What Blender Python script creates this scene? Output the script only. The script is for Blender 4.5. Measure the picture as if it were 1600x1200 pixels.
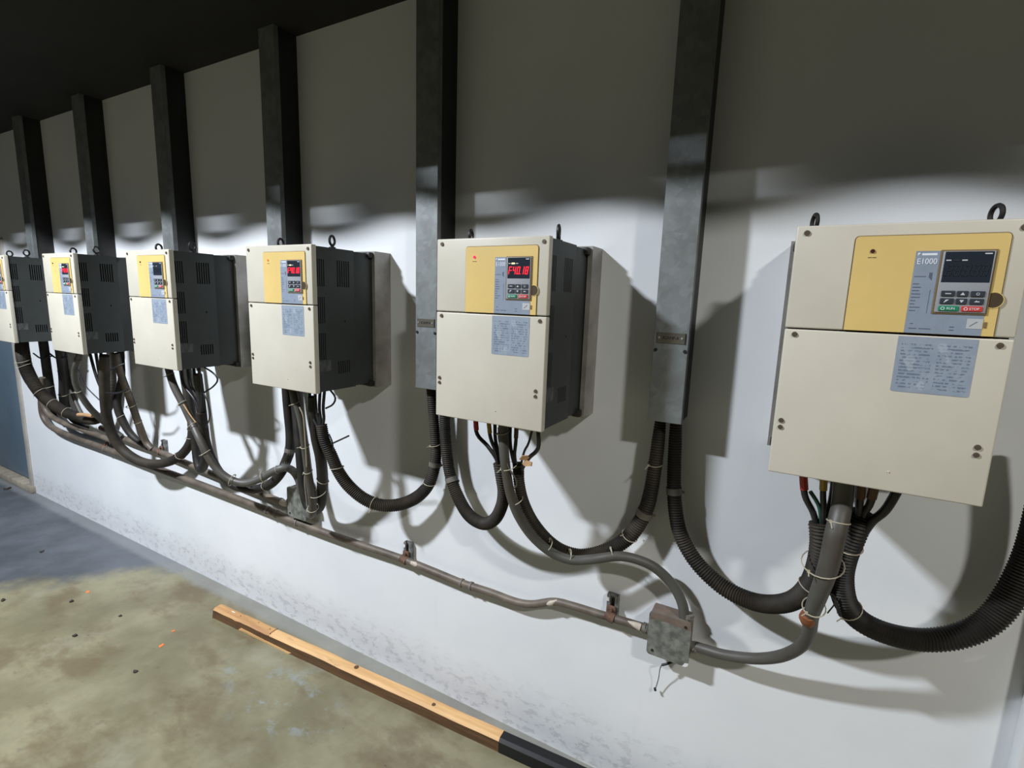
import bpy, bmesh, math, random
from mathutils import Vector, Matrix

for o in list(bpy.data.objects):
    bpy.data.objects.remove(o)
scene = bpy.context.scene
COL = scene.collection
random.seed(7)

# ------------------------------------------------------------------ camera
F_PX = 784.2786
CAM = Vector((2.86763, -1.67110, 1.79677))
RIGHT = Vector((0.87430838, 0.48426228, 0.03278587))
UP = Vector((-0.10726552, 0.12690034, 0.98609858))
FWD = Vector((-0.47336981, 0.86567104, -0.16289467))
cd = bpy.data.cameras.new('camera')
cd.sensor_width = 36.0
cd.lens = F_PX * 36.0 / 1600.0
cd.clip_start = 0.02
cam = bpy.data.objects.new('camera', cd)
COL.objects.link(cam)
cam.matrix_world = Matrix(((RIGHT.x, UP.x, -FWD.x, CAM.x), (RIGHT.y, UP.y, -FWD.y, CAM.y), (RIGHT.z, UP.z, -FWD.z, CAM.z), (0, 0, 0, 1)))
scene.camera = cam

# ------------------------------------------------------------------ world, lamps, exposure
w = bpy.data.worlds.new('dim_hall')
scene.world = w
w.use_nodes = True
w.node_tree.nodes['Background'].inputs[0].default_value = (0.75, 0.85, 1.0, 1)
w.node_tree.nodes['Background'].inputs[1].default_value = 0.014


def hall_lamp(x, watts, color):
    # row of high-bay trough lamps hung out in the hall, six metres apart, facing straight down
    l = bpy.data.lights.new('hall_lamp', 'AREA')
    l.shape = 'RECTANGLE'
    l.size = 0.40
    l.size_y = 0.20
    l.energy = watts
    l.color = color
    o = bpy.data.objects.new('hall_lamp', l)
    o.location = (x, -3.06, 4.29)
    COL.objects.link(o)


hall_lamp(-0.6, 535, (0.87, 0.93, 1.0))
hall_lamp(5.4, 165, (1.0, 0.98, 0.91))
scene.view_settings.view_transform = 'Standard'
scene.view_settings.look = 'None'
scene.view_settings.gamma = 1.0
scene.view_settings.use_curve_mapping = False
scene.view_settings.exposure = 0.0

# ------------------------------------------------------------------ helpers
Z0 = 1.4257          # underside of the inverter cabinets
BW, BH, BD = 0.38, 0.55, 0.397


def at(u, v, Y):
    """point of the plane y = Y that photograph pixel (u, v) shows"""
    d = RIGHT * ((u - 800) / F_PX) + UP * ((600 - v) / F_PX) + FWD
    return CAM + d * ((Y - CAM.y) / d.y)


def pxr(p, wpx):
    return 0.5 * wpx * (p - CAM).dot(FWD) / F_PX


def tag(o, label=None, cat=None, group=None, kind=None):
    if label: o['label'] = label
    if cat: o['category'] = cat
    if group: o['group'] = group
    if kind: o['kind'] = kind
    return o


def empty(name, loc=(0, 0, 0), parent=None):
    o = bpy.data.objects.new(name, None)
    o.empty_display_size = 0.05
    o.location = loc
    COL.objects.link(o)
    if parent: o.parent = parent
    return o


def link(name, me, mat=None, parent=None, loc=None, rot=None):
    if mat and not me.materials: me.materials.append(mat)
    o = bpy.data.objects.new(name, me)
    COL.objects.link(o)
    if parent: o.parent = parent
    if loc: o.location = loc
    if rot: o.rotation_euler = rot
    return o


class MB:
    def __init__(s): s.bm = bmesh.new()

    def box(s, x0, x1, y0, y1, z0, z1, bev=0, seg=2):
        r = bmesh.ops.create_cube(s.bm, size=1.0)
        vs = r['verts']
        for v in vs:
            v.co = Vector(((x0 + x1) / 2 + v.co.x * (x1 - x0), (y0 + y1) / 2 + v.co.y * (y1 - y0), (z0 + z1) / 2 + v.co.z * (z1 - z0)))
        if bev:
            es = list({e for v in vs for e in v.link_edges})
            bmesh.ops.bevel(s.bm, geom=es, offset=bev, segments=seg, affect='EDGES', profile=0.5)
        return s

    def cyl(s, p0, p1, r0, r1=None, n=14):
        p0, p1 = Vector(p0), Vector(p1)
        r1 = r0 if r1 is None else r1
        d = p1 - p0
        q = Vector((0, 0, 1)).rotation_difference(d.normalized()).to_matrix().to_4x4()
        bmesh.ops.create_cone(s.bm, cap_ends=True, segments=n, radius1=r0, radius2=r1, depth=d.length, matrix=Matrix.Translation((p0 + p1) / 2) @ q)
        return s

    def torus(s, c, R, r, axis=(0, 0, 1), n=20, m=8, sx=1.0):
        q = Vector((0, 0, 1)).rotation_difference(Vector(axis).normalized()).to_matrix()
        rings = []
        for i in range(n):
            a = 2 * math.pi * i / n
            ring = []
            for j in range(m):
                b = 2 * math.pi * j / m
                p = Vector(((R + r * math.cos(b)) * math.cos(a) * sx, (R + r * math.cos(b)) * math.sin(a), r * math.sin(b)))
                ring.append(s.bm.verts.new(q @ p + Vector(c)))
            rings.append(ring)
        for i in range(n):
            for j in range(m):
                s.bm.faces.new((rings[i][j], rings[(i + 1) % n][j], rings[(i + 1) % n][(j + 1) % m], rings[i][(j + 1) % m]))
        return s

    def prism(s, pts, y0, y1):
        """extrude an xz outline from y0 to y1"""
        a = [s.bm.verts.new((x, y0, z)) for x, z in pts]
        b = [s.bm.verts.new((x, y1, z)) for x, z in pts]
        s.bm.faces.new(a)
        s.bm.faces.new(b[::-1])
        n = len(pts)
        for i in range(n):
            s.bm.faces.new((a[i], b[i], b[(i + 1) % n], a[(i + 1) % n]))
        return s

    def tube(s, pts, radii, n=12, closed_caps=True, corr=None):
        """sweep a circle along a smooth path; corr=(pitch, amount) ridges the wall"""
        P, Rr = smooth(pts, radii, corr)
        T = [(P[min(i + 1, len(P) - 1)] - P[max(i - 1, 0)]).normalized() for i in range(len(P))]
        ref = Vector((0, 1, 0)) if abs(T[0].y) < 0.8 else Vector((1, 0, 0))
        N = (ref - T[0] * ref.dot(T[0])).normalized()
        rings = []
        for i, p in enumerate(P):
            N = (N - T[i] * N.dot(T[i])).normalized()
            B = T[i].cross(N)
            rings.append([s.bm.verts.new(p + (N * math.cos(2 * math.pi * k / n) + B * math.sin(2 * math.pi * k / n)) * Rr[i]) for k in range(n)])
        for a, b in zip(rings, rings[1:]):
            for k in range(n):
                s.bm.faces.new((a[k], a[(k + 1) % n], b[(k + 1) % n], b[k]))
        if closed_caps:
            s.bm.faces.new(rings[0][::-1])
            s.bm.faces.new(rings[-1])
        return s

    def build(s, name, mat=None, parent=None, loc=None, rot=None, smooth_angle=35):
        bmesh.ops.recalc_face_normals(s.bm, faces=s.bm.faces)
        for f in s.bm.faces: f.smooth = True
        lim = math.radians(smooth_angle)
        for e in s.bm.edges:
            if len(e.link_faces) == 2 and e.calc_face_angle(0) > lim: e.smooth = False
        me = bpy.data.meshes.new(name)
        s.bm.to_mesh(me)
        s.bm.free()
        return link(name, me, mat, parent, loc, rot)


def catmull(pts, k=10):
    P = [Vector(p) for p in pts]
    out = []
    ext = [P[0] * 2 - P[1]] + P + [P[-1] * 2 - P[-2]]
    for i in range(1, len(ext) - 2):
        p0, p1, p2, p3 = ext[i - 1:i + 3]
        for j in range(k):
            t = j / k
            out.append(0.5 * (2 * p1 + (p2 - p0) * t + (2 * p0 - 5 * p1 + 4 * p2 - p3) * t * t + (3 * p1 - p0 - 3 * p2 + p3) * t ** 3))
    out.append(P[-1])
    return out


def smooth(pts, radii, corr):
    k = 10
    C = catmull(pts, k)
    if not isinstance(radii, (list, tuple)): radii = [radii] * len(pts)
    R = [radii[min(i // k, len(radii) - 1)] * (1 - (i % k) / k) + radii[min(i // k + 1, len(radii) - 1)] * ((i % k) / k) for i in range(len(C))]
    L = [0.0]
    for a, b in zip(C, C[1:]): L.append(L[-1] + (b - a).length)
    step = corr[0] / 4 if corr else 0.012
    n = max(4, int(L[-1] / step))
    P, Q, j = [], [], 0
    for i in range(n + 1):
        s_ = L[-1] * i / n
        while j < len(L) - 2 and L[j + 1] < s_: j += 1
        t = (s_ - L[j]) / max(1e-9, L[j + 1] - L[j])
        P.append(C[j].lerp(C[j + 1], t))
        r = R[j] * (1 - t) + R[j + 1] * t
        if corr: r *= (1.0, 1.0 - corr[1] * .5, 1.0 - corr[1], 1.0 - corr[1] * .5)[i % 4]
        Q.append(r)
    return P, Q


# ------------------------------------------------------------------ materials
def mat(name, col, rough=0.5, metal=0.0, var=0.0, vscale=6.0, col2=None, bump=0.0, bscale=80.0, spec=0.5, emit=None, estr=0.0):
    m = bpy.data.materials.new(name)
    m.use_nodes = True
    nt = m.node_tree
    b = nt.nodes['Principled BSDF']
    b.inputs['Base Color'].default_value = (*col, 1)
    b.inputs['Roughness'].default_value = rough
    b.inputs['Metallic'].default_value = metal
    b.inputs['Specular IOR Level'].default_value = spec
    if emit:
        b.inputs['Emission Color'].default_value = (*emit, 1)
        b.inputs['Emission Strength'].default_value = estr
    tc = nt.nodes.new('ShaderNodeTexCoord')
    if var or col2:
        n = nt.nodes.new('ShaderNodeTexNoise')
        n.inputs['Scale'].default_value = vscale
        n.inputs['Detail'].default_value = 6
        n.inputs['Roughness'].default_value = 0.62
        nt.links.new(tc.outputs['Object'], n.inputs['Vector'])
        r = nt.nodes.new('ShaderNodeValToRGB')
        r.color_ramp.elements[0].position = 0.36
        r.color_ramp.elements[1].position = 0.66
        c2 = col2 if col2 else tuple(c * (1 - var) for c in col)
        r.color_ramp.elements[0].color = (*c2, 1)
        r.color_ramp.elements[1].color = (*col, 1)
        nt.links.new(n.outputs['Fac'], r.inputs['Fac'])
        nt.links.new(r.outputs['Color'], b.inputs['Base Color'])
    if bump:
        n2 = nt.nodes.new('ShaderNodeTexNoise')
        n2.inputs['Scale'].default_value = bscale
        n2.inputs['Detail'].default_value = 4
        nt.links.new(tc.outputs['Object'], n2.inputs['Vector'])
        bp = nt.nodes.new('ShaderNodeBump')
        bp.inputs['Strength'].default_value = bump
        bp.inputs['Distance'].default_value = 0.004
        nt.links.new(n2.outputs['Fac'], bp.inputs['Height'])
        nt.links.new(bp.outputs['Normal'], b.inputs['Normal'])
    return m


class NT:
    """tiny node graph writer"""
    def __init__(s, name):
        s.m = bpy.data.materials.new(name)
        s.m.use_nodes = True
        s.t = s.m.node_tree
        s.b = s.t.nodes['Principled BSDF']
        s.pos = s.new('ShaderNodeTexCoord').outputs['Object']
        sx = s.new('ShaderNodeSeparateXYZ')
        s.t.links.new(s.pos, sx.inputs[0])
        s.x, s.y, s.z = sx.outputs

    def new(s, k): return s.t.nodes.new(k)

    def put(s, v, sock):
        if hasattr(v, 'is_output'): s.t.links.new(v, sock)
        elif isinstance(v, (tuple, list)): sock.default_value = (*v, 1) if len(v) == 3 else v
        else: sock.default_value = v

    def math(s, op, a, b=0.0, clamp=False):
        n = s.new('ShaderNodeMath')
        n.operation = op
        n.use_clamp = clamp
        s.put(a, n.inputs[0])
        s.put(b, n.inputs[1])
        return n.outputs[0]

    def noise(s, scale, detail=5, rough=0.6, stretch=None, seed=0.0):
        n = s.new('ShaderNodeTexNoise')
        n.noise_dimensions = '4D'
        n.inputs['W'].default_value = seed
        n.inputs['Scale'].default_value = scale
        n.inputs['Detail'].default_value = detail
        n.inputs['Roughness'].default_value = rough
        v = s.pos
        if stretch:
            mp = s.new('ShaderNodeMapping')
            mp.inputs['Scale'].default_value = stretch
            s.t.links.new(s.pos, mp.inputs['Vector'])
            v = mp.outputs[0]
        s.t.links.new(v, n.inputs['Vector'])
        return n.outputs['Fac']

    def step(s, v, a, b):
        n = s.new('ShaderNodeMapRange')
        n.interpolation_type = 'SMOOTHSTEP'
        s.put(v, n.inputs['Value'])
        n.inputs['From Min'].default_value = a
        n.inputs['From Max'].default_value = b
        return n.outputs['Result']

    def mix(s, f, a, b):
        n = s.new('ShaderNodeMix')
        n.data_type = 'RGBA'
        s.put(f, n.inputs['Factor'])
        s.put(a, n.inputs['A'])
        s.put(b, n.inputs['B'])
        return n.outputs['Result']

    def bump(s, h, strength, dist=0.004):
        n = s.new('ShaderNodeBump')
        n.inputs['Strength'].default_value = strength
        n.inputs['Distance'].default_value = dist
        s.put(h, n.inputs['Height'])
        s.t.links.new(n.outputs['Normal'], s.b.inputs['Normal'])

    def color(s, c): s.put(c, s.b.inputs['Base Color'])


def wall_material():
    g = NT('white_wall_paint')
    c = g.mix(g.step(g.noise(1.3, 4, .5), .35, .7), (.66, .68, .71), (.74, .75, .77))
    streak = g.step(g.noise(3.0, 5, .6, (3.0, 1, .35), 3.0), .60, .74)
    c = g.mix(g.math('MULTIPLY', streak, .22), c, (.58, .57, .53))
    # scuffed, blistered paint along the foot of the wall
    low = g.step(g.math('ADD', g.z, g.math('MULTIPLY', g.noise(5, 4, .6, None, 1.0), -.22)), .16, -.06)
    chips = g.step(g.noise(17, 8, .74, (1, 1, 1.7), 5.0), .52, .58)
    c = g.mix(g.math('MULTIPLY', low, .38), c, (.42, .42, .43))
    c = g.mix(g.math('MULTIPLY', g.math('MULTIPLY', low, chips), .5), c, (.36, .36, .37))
    specks = g.step(g.noise(60, 2, .5, None, 9.0), .765, .79)
    c = g.mix(g.math('MULTIPLY', specks, .6), c, (.2, .2, .2))
    g.color(c)
    g.b.inputs['Roughness'].default_value = .55
    g.b.inputs['Specular IOR Level'].default_value = .3
    h = g.math('ADD', g.math('MULTIPLY', g.noise(9, 4, .55), .6), g.math('MULTIPLY', g.math('MULTIPLY', low, chips), -.5))
    g.bump(h, .25, .01)
    return g.m


def floor_material():
    g = NT('worn_epoxy_floor')
    c = g.mix(g.step(g.noise(2.2, 5, .6), .35, .68), (.145, .13, .074), (.25, .23, .145))
    brown = g.step(g.noise(2.0, 7, .66, (1, 1.7, 1), 4.0), .47, .62)
    c = g.mix(g.math('MULTIPLY', brown, .72), c, (.12, .085, .045))
    pale = g.step(g.noise(2.6, 5, .6, None, 8.0), .58, .72)
    c = g.mix(g.math('MULTIPLY', pale, .35), c, (.30, .30, .23))
    # darker blue-grey paint further along the wall
    edge = g.math('ADD', g.math('ADD', g.x, g.math('MULTIPLY', g.y, -.9)), g.math('MULTIPLY', g.noise(3.0, 5, .65, None, 2.0), -.75))
    c = g.mix(g.step(edge, -.72, -.98), c, g.mix(g.step(g.noise(2.4, 5, .6, None, 6.0), .35, .7), (.055, .062, .072), (.10, .11, .127)))
    blue = g.math('MULTIPLY', g.step(g.noise(6.5, 6, .68, (1, 1.4, 1), 12.0), .52, .62), g.step(g.math('ADD', g.math('ABSOLUTE', g.math('ADD', g.x, -1.05)), g.math('MULTIPLY', g.math('ABSOLUTE', g.math('ADD', g.y, .40)), 2.2)), .62, .2))
    c = g.mix(g.math('MULTIPLY', blue, .55), c, (.25, .31, .35))
    near = g.step(g.math('ADD', g.y, g.math('MULTIPLY', g.noise(8, 3, .5), .05)), -.085, -.03)
    c = g.mix(g.math('MULTIPLY', near, .55), c, (.24, .25, .26))
    spots = g.math('MAXIMUM', g.step(g.noise(26, 3, .5, None, 15.0), .70, .74), g.math('MULTIPLY', g.step(g.noise(9, 6, .7, (1, 1.5, 1), 21.0), .60, .68), .45))
    c = g.mix(g.math('MULTIPLY', spots, .75), c, (.07, .06, .05))
    g.color(c)
    g.put(g.math('ADD', .34, g.math('MULTIPLY', g.noise(5, 4), .25)), g.b.inputs['Roughness'])
    g.bump(g.noise(14, 6, .65), .2, .006)
    return g.m


def print_material():
    """grey-blue instruction label with rows of small dark print in two columns"""
    g = NT('printed_label')
    base = g.mix(g.step(g.noise(30, 3), .3, .7), (.235, .285, .36), (.29, .335, .41))
    row = g.math('FRACT', g.math('MULTIPLY', g.z, 150.0))
    line = g.math('MULTIPLY', g.step(row, .45, .55), g.step(g.noise(1, 2, .5, (160, 1, 130), 2.0), .46, .54))
    cols = g.math('GREATER_THAN', g.math('ABSOLUTE', g.math('ADD', g.x, -.2665)), .004)
    inner = g.math('MULTIPLY', g.math('LESS_THAN', g.math('ABSOLUTE', g.math('ADD', g.x, -.2665)), .055), g.math('LESS_THAN', g.math('ABSOLUTE', g.math('ADD', g.z, -.268)), .048))
    c = g.mix(g.math('MULTIPLY', g.math('MULTIPLY', line, cols), g.math('MULTIPLY', inner, .75)), base, (.10, .125, .18))
    heads = g.math('GREATER_THAN', g.noise(1, 1, .5, (30, 1, 26), 6.0), .62)
    c = g.mix(g.math('MULTIPLY', g.math('MULTIPLY', heads, inner), .35), c, (.45, .50, .56))
    g.color(c)
    g.b.inputs['Roughness'].default_value = .45
    return g.m


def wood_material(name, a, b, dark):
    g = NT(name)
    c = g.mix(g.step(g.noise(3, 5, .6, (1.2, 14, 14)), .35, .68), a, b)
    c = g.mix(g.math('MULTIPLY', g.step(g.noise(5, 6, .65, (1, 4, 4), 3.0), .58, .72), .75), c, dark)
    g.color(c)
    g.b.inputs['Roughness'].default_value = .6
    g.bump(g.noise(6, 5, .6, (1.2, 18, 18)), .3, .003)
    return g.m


def galvanised_material():
    g = NT('galvanised_sheet')
    v = g.new('ShaderNodeTexVoronoi')
    v.inputs['Scale'].default_value = 45
    g.t.links.new(g.pos, v.inputs['Vector'])
    sv = g.new('ShaderNodeSeparateColor')
    g.t.links.new(v.outputs['Color'], sv.inputs[0])
    c = g.mix(g.math('MULTIPLY', sv.outputs[0], .5), (.20, .215, .22), (.30, .325, .325))
    c = g.mix(g.math('MULTIPLY', g.step(g.noise(7, 5, .65), .42, .7), .65), c, (.15, .15, .15))
    g.color(c)
    g.b.inputs['Metallic'].default_value = .45
    g.b.inputs['Roughness'].default_value = .5
    g.bump(g.noise(20, 4), .05, .003)
    return g.m


M = {
    'wall': wall_material(), 'floor': floor_material(), 'print': print_material(), 'galv': galvanised_material(),
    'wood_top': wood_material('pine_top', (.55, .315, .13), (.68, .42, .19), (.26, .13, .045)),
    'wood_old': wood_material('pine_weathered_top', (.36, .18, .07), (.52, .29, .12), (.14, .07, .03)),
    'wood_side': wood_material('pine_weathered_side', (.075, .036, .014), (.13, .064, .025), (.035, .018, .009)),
    'ceil': mat('sooty_ceiling', (.011, .010, .009), .9, var=.4, vscale=3, bump=.2, bscale=20),
    'cream': mat('cream_enamel', (.575, .54, .46), .38, var=.07, vscale=5, spec=.4),
    'cream_edge': mat('cream_plastic', (.575, .54, .46), .45),
    'body': mat('dark_grey_casing', (.042, .047, .046), .5, var=.25, vscale=7),
    'inner': mat('black_inside', (.003, .003, .003), .9),
    'steel': mat('brushed_steel_flange', (.40, .38, .345), .42, metal=.4, var=.35, vscale=9),
    'yellow': mat('yellow_panel', (.70, .51, .19), .42, var=.07, vscale=8),
    'seam': mat('brown_seam', (.15, .10, .045), .7),
    'strip': mat('grey_blue_print_strip', (.255, .30, .38), .45, var=.1, vscale=40),
    'strip_dark': mat('dark_blue_print', (.09, .11, .17), .5),
    'white_print': mat('white_print', (.72, .76, .85), .5),
    'sticker': mat('pale_sticker', (.46, .47, .49), .5),
    'dull_plate': mat('dull_rating_plate', (.10, .105, .105), .5, col2=(.045, .05, .05), vscale=60),
    'notch': mat('dark_notch', (.05, .032, .012), .6),
    'keypad': mat('keypad_grey', (.31, .325, .36), .45),
    'kframe': mat('keypad_surround', (.20, .13, .055), .5),
    'glass': mat('dark_display_window', (.022, .028, .04), .18),
    'key': mat('dark_key', (.03, .036, .05), .45),
    'keymark': mat('key_symbol', (.55, .58, .62), .5),
    'green': mat('green_key', (.012, .22, .10), .4),
    'red': mat('red_key', (.60, .045, .035), .4),
    'digit': mat('lit_red_segment', (.5, .01, .01), .4, emit=(1.0, .012, .03), estr=2.6),
    'digit_off': mat('unlit_segment', (.028, .032, .042), .3),
    'amber': mat('lit_amber_indicator', (.8, .6, .2), .4, emit=(1.0, .75, .3), estr=1.6),
    'led_on': mat('lit_red_lamp', (.7, .01, .03), .3, emit=(1.0, .02, .10), estr=1.3),
    'led_faint': mat('pinkish_lamp', (.75, .22, .06), .3, emit=(1.0, .25, .05), estr=.25),
    'led_off': mat('unlit_lamp', (.06, .02, .015), .3),
    'screw': mat('brown_screw', (.13, .10, .075), .5, metal=.5),
    'iron': mat('blackened_iron', (.025, .024, .023), .5, metal=.3),
    'trough': mat('dark_duct_side', (.018, .018, .017), .55, var=.4, vscale=12),
    'plate': mat('name_plate', (.20, .185, .15), .35, metal=.6),
    'plate_text': mat('engraved_black', (.012, .010, .008), .6),
    'rivet': mat('bright_rivet', (.6, .6, .56), .35, metal=.7),
    'hose': mat('black_corrugated_plastic', (.010, .0095, .009), .55, spec=.3, var=.0, col2=(.028, .024, .020), vscale=9),
    'hose_dusty': mat('dusty_corrugated_plastic', (.014, .0125, .011), .65, spec=.25, col2=(.046, .037, .028), vscale=7),
    'grey_pvc': mat('grey_conduit', (.088, .088, .081), .5, col2=(.058, .049, .039), vscale=6),
    'rail': mat('dusty_steel_conduit', (.165, .135, .105), .55, col2=(.082, .064, .052), vscale=8, metal=.15),
    'rail_pale': mat('bare_pale_metal', (.50, .43, .36), .5, var=.2, vscale=60),
    'tie': mat('beige_cable_tie', (.40, .36, .27), .6),
    'band': mat('grey_strap', (.16, .145, .125), .6, var=.3, vscale=30),
    'wire': mat('black_wire', (.014, .014, .015), .4),
    'wire_green': mat('green_wire', (.015, .085, .05), .4),
    'sleeve_red': mat('red_sleeve', (.42, .03, .02), .45),
    'sleeve_yellow': mat('yellow_sleeve', (.42, .27, .03), .45),
    'sleeve_brown': mat('brown_sleeve', (.12, .055, .025), .5),
    'card': mat('tan_tape', (.46, .27, .13), .7, var=.3, vscale=60),
    'rusty_tape': mat('orange_brown_tape', (.30, .10, .035), .7, var=.4, vscale=50),
    'jbox': mat('mottled_grey_junction_box', (.20, .205, .185), .6, col2=(.085, .09, .078), vscale=38, bump=.2, bscale=60),
    'jbox_rim': mat('brown_dusty_rim', (.17, .125, .10), .7, var=.3, vscale=20),
    'paint': mat('white_paint_smear', (.70, .70, .69), .6),
    'strut': mat('dark_strut_channel', (.085, .085, .085), .5, col2=(.34, .34, .34), vscale=42, metal=.3),
    'rust': mat('rusty_saddle', (.16, .085, .055), .75, var=.5, vscale=40, bump=.3, bscale=90),
    'door': mat('blue_grey_door_paint', (.10, .145, .19), .5, var=.15, vscale=3),
    'jamb': mat('beige_door_jamb', (.42, .40, .36), .6, var=.2, vscale=6),
    'sill': mat('dirty_concrete_sill', (.33, .29, .23), .8, var=.4, vscale=9, bump=.3, bscale=30),
    'black_paint': mat('glossy_black_paint', (.008, .008, .009), .42, spec=.3, bump=.1, bscale=20),
    'orange': mat('orange_flake', (.72, .17, .04), .7),
    'scrap': mat('dark_scrap', (.04, .032, .025), .8, var=.4, vscale=80),
}


def text_mesh(s, size, depth=0.0004):
    cu = bpy.data.curves.new('lettering', 'FONT')
    cu.body = s
    cu.size = size
    cu.extrude = depth
    cu.align_x = 'CENTER'
    cu.align_y = 'CENTER'
    cu.resolution_u = 3
    o = bpy.data.objects.new('lettering', cu)
    COL.objects.link(o)
    dg = bpy.context.evaluated_depsgraph_get()
    me = bpy.data.meshes.new_from_object(o.evaluated_get(dg))
    me.materials.clear()
    bpy.data.objects.remove(o)
    bpy.data.curves.remove(cu)
    return me


# ------------------------------------------------------------------ the setting
def structure(o):
    o['kind'] = 'structure'
    return o


XL, XR = -2.79, 3.497
structure(MB().box(-12, 12, -8.0, 0.2, -0.15, 0.0).build('floor', M['floor']))
structure(MB().box(XL, 9.0, 0.0, 0.2, 0.0, 3.15).build('wall_back', M['wall']))
structure(MB().box(-9.0, -3.78, 0.0, 0.2, 0.0, 3.15).build('wall_left', M['wall']))
structure(MB().box(-3.78, XL, 0.0, 0.2, 2.16, 3.15).build('wall_top', M['wall']))
structure(MB().box(-10, 10, -1.11, 0.2, 2.93, 3.15, .01).build('ceiling', M['ceil']))
swag = []  # added out of view; its sag shapes the scalloped shadow edge on the wall
for k in range(-14, 22):
    x_ = -.139 + .27 * k
    swag.append((x_, -1.139, 2.909 if k % 2 == 0 else 2.954))
tag(MB().tube(swag, .027, 10).build('shadow_swag', mat('shadow_swag_dark', (.015, .014, .013), .7, var=.3, vscale=20)), 'added unseen cable swag that scallops the shadow edge on the wall', 'cable')
structure(MB().box(XR, XR + .34, -0.05, 0.0, 0.0, 2.93, .006).build('trim_1', M['wall']))

d1 = empty('door_1', (-3.3, 0.03, 0.0))
structure(d1)


def dpart(name, m, b): return b.build(name, m, d1, loc=(3.3, -.03, 0))


dl = dpart('door_leaf', M['door'], MB().box(-3.71, -2.855, .03, .07, .075, 2.09, .004))
for z in (.36, 1.26, 2.0):
    h = MB().cyl((-2.852, .02, z - .055), (-2.852, .02, z + .055), .013).box(-2.90, -2.855, .024, .032, z - .05, z + .05)
    h.build('hinge', M['iron'], dl)
MB().box(-3.62, -3.50, -.01, .028, 1.02, 1.06, .008).cyl((-3.62, .03, 1.04), (-3.62, -.01, 1.04), .012).build('door_handle', M['iron'], dl)
for a, b_ in ((-3.78, -3.715), (-2.85, -2.785)):
    dpart('door_jamb', M['jamb'], MB().box(a, b_, -.012, .12, 0.0, 2.16, .004))
dpart('door_head', M['jamb'], MB().box(-3.715, -2.85, -.012, .12, 2.095, 2.16, .004))
dpart('door_sill', M['sill'], MB().box(-3.9, -2.765, -.035, .15, 0.0, .06, .012))


# ------------------------------------------------------------------ inverter cabinets
def rounded(x0, x1, z0, z1, r, corners=(1, 1, 1, 1), n=5):
    pts = []
    for (cx, cz, a0, on) in ((x1 - r, z1 - r, 0, corners[0]), (x0 + r, z1 - r, 90, corners[1]), (x0 + r, z0 + r, 180, corners[2]), (x1 - r, z0 + r, 270, corners[3])):
        if on:
            for i in range(n + 1):
                a = math.radians(a0 + 90 * i / n)
                pts.append((cx + r * math.cos(a), cz + r * math.sin(a)))
        else:
            pts.append((cx + (r if a0 in (0, 270) else -r), cz + (r if a0 in (0, 90) else -r)))
    return pts


def slotted_side(mb, x, inward, y0, y1, z0, z1, slots):
    """side sheet in the plane x with real openings; every opening has folded-in edges"""
    ys = sorted({y0, y1, *[v for s in slots for v in s[:2]]})
    zs = sorted({z0, z1, *[v for s in slots for v in s[2:]]})
    vc = {}

    def V(y, z, k=0):
        key = (round(y, 6), round(z, 6), k)
        if key not in vc: vc[key] = mb.bm.verts.new((x + inward * k, y, z))
        return vc[key]
    for a, b in zip(ys, ys[1:]):
        for c, d in zip(zs, zs[1:]):
            my, mz = (a + b) / 2, (c + d) / 2
            if any(s[0] < my < s[1] and s[2] < mz < s[3] for s in slots): continue
            mb.bm.faces.new((V(a, c), V(b, c), V(b, d), V(a, d)))
    for s in slots:
        a, b, c, d = s
        q = [(a, c), (b, c), (b, d), (a, d)]
        o_ = [mb.bm.verts.new((x, y, z)) for y, z in q]
        i_ = [mb.bm.verts.new((x + inward * .010, y, z)) for y, z in q]
        for k in range(4): mb.bm.faces.new((o_[k], o_[(k + 1) % 4], i_[(k + 1) % 4], i_[k]))


def slots_in(y0, y1, z0, z1, n):
    p = (y1 - y0) / n
    return [(y0 + i * p + p * .22, y0 + i * p + p * .78, z0, z1) for i in range(n)]


SEG = {'0': 'abcdef', '1': 'bc', '2': 'abged', '3': 'abgcd', '4': 'fgbc', '5': 'afgcd', '6': 'afgedc', '8': 'abcdefg', 'F': 'afge', '-': 'g', ' ': '', 'E': 'afged'}
FY = -BD


def digit_mesh(mb, ch, x, z, wd, ht, y):
    t = wd * .2
    hb = ht / 2
    R = {'a': (0, wd, ht - t, ht), 'd': (0, wd, 0, t), 'g': (0, wd, hb - t / 2, hb + t / 2),
         'f': (0, t, hb, ht), 'b': (wd - t, wd, hb, ht), 'e': (0, t, 0, hb), 'c': (wd - t, wd, 0, hb)}
    sh = .16
    for s in SEG[ch]:
        a, b, c, d = R[s]
        vs = [mb.bm.verts.new((x + px + pz * sh, y, z + pz)) for px, pz in ((a, c), (b, c), (b, d), (a, d))]
        vb = [mb.bm.verts.new((v.co.x, y + .0008, v.co.z)) for v in vs]
        mb.bm.faces.new(vs)
        for k in range(4): mb.bm.faces.new((vs[k], vb[k], vb[(k + 1) % 4], vs[(k + 1) % 4]))


MESH = {}


def part(name, key, m, parent, maker):
    """a part that shares its mesh with the same part of the other cabinets"""
    if key not in MESH:
        o = maker().build(name, m, parent)
        MESH[key] = o.data
        return o
    o = bpy.data.objects.new(name, MESH[key])
    COL.objects.link(o)
    o.parent = parent
    return o


def text_part(name, key, s, size, m, parent, loc, sx=1.0):
    if key not in MESH:
        MESH[key] = text_mesh(s, size)
        MESH[key].materials.append(m)
    o = bpy.data.objects.new(name, MESH[key])
    COL.objects.link(o)
    o.parent = parent
    o.location = loc
    o.rotation_euler = (math.pi / 2, 0, 0)
    o.scale = (sx, 1, 1)
    return o


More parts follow.
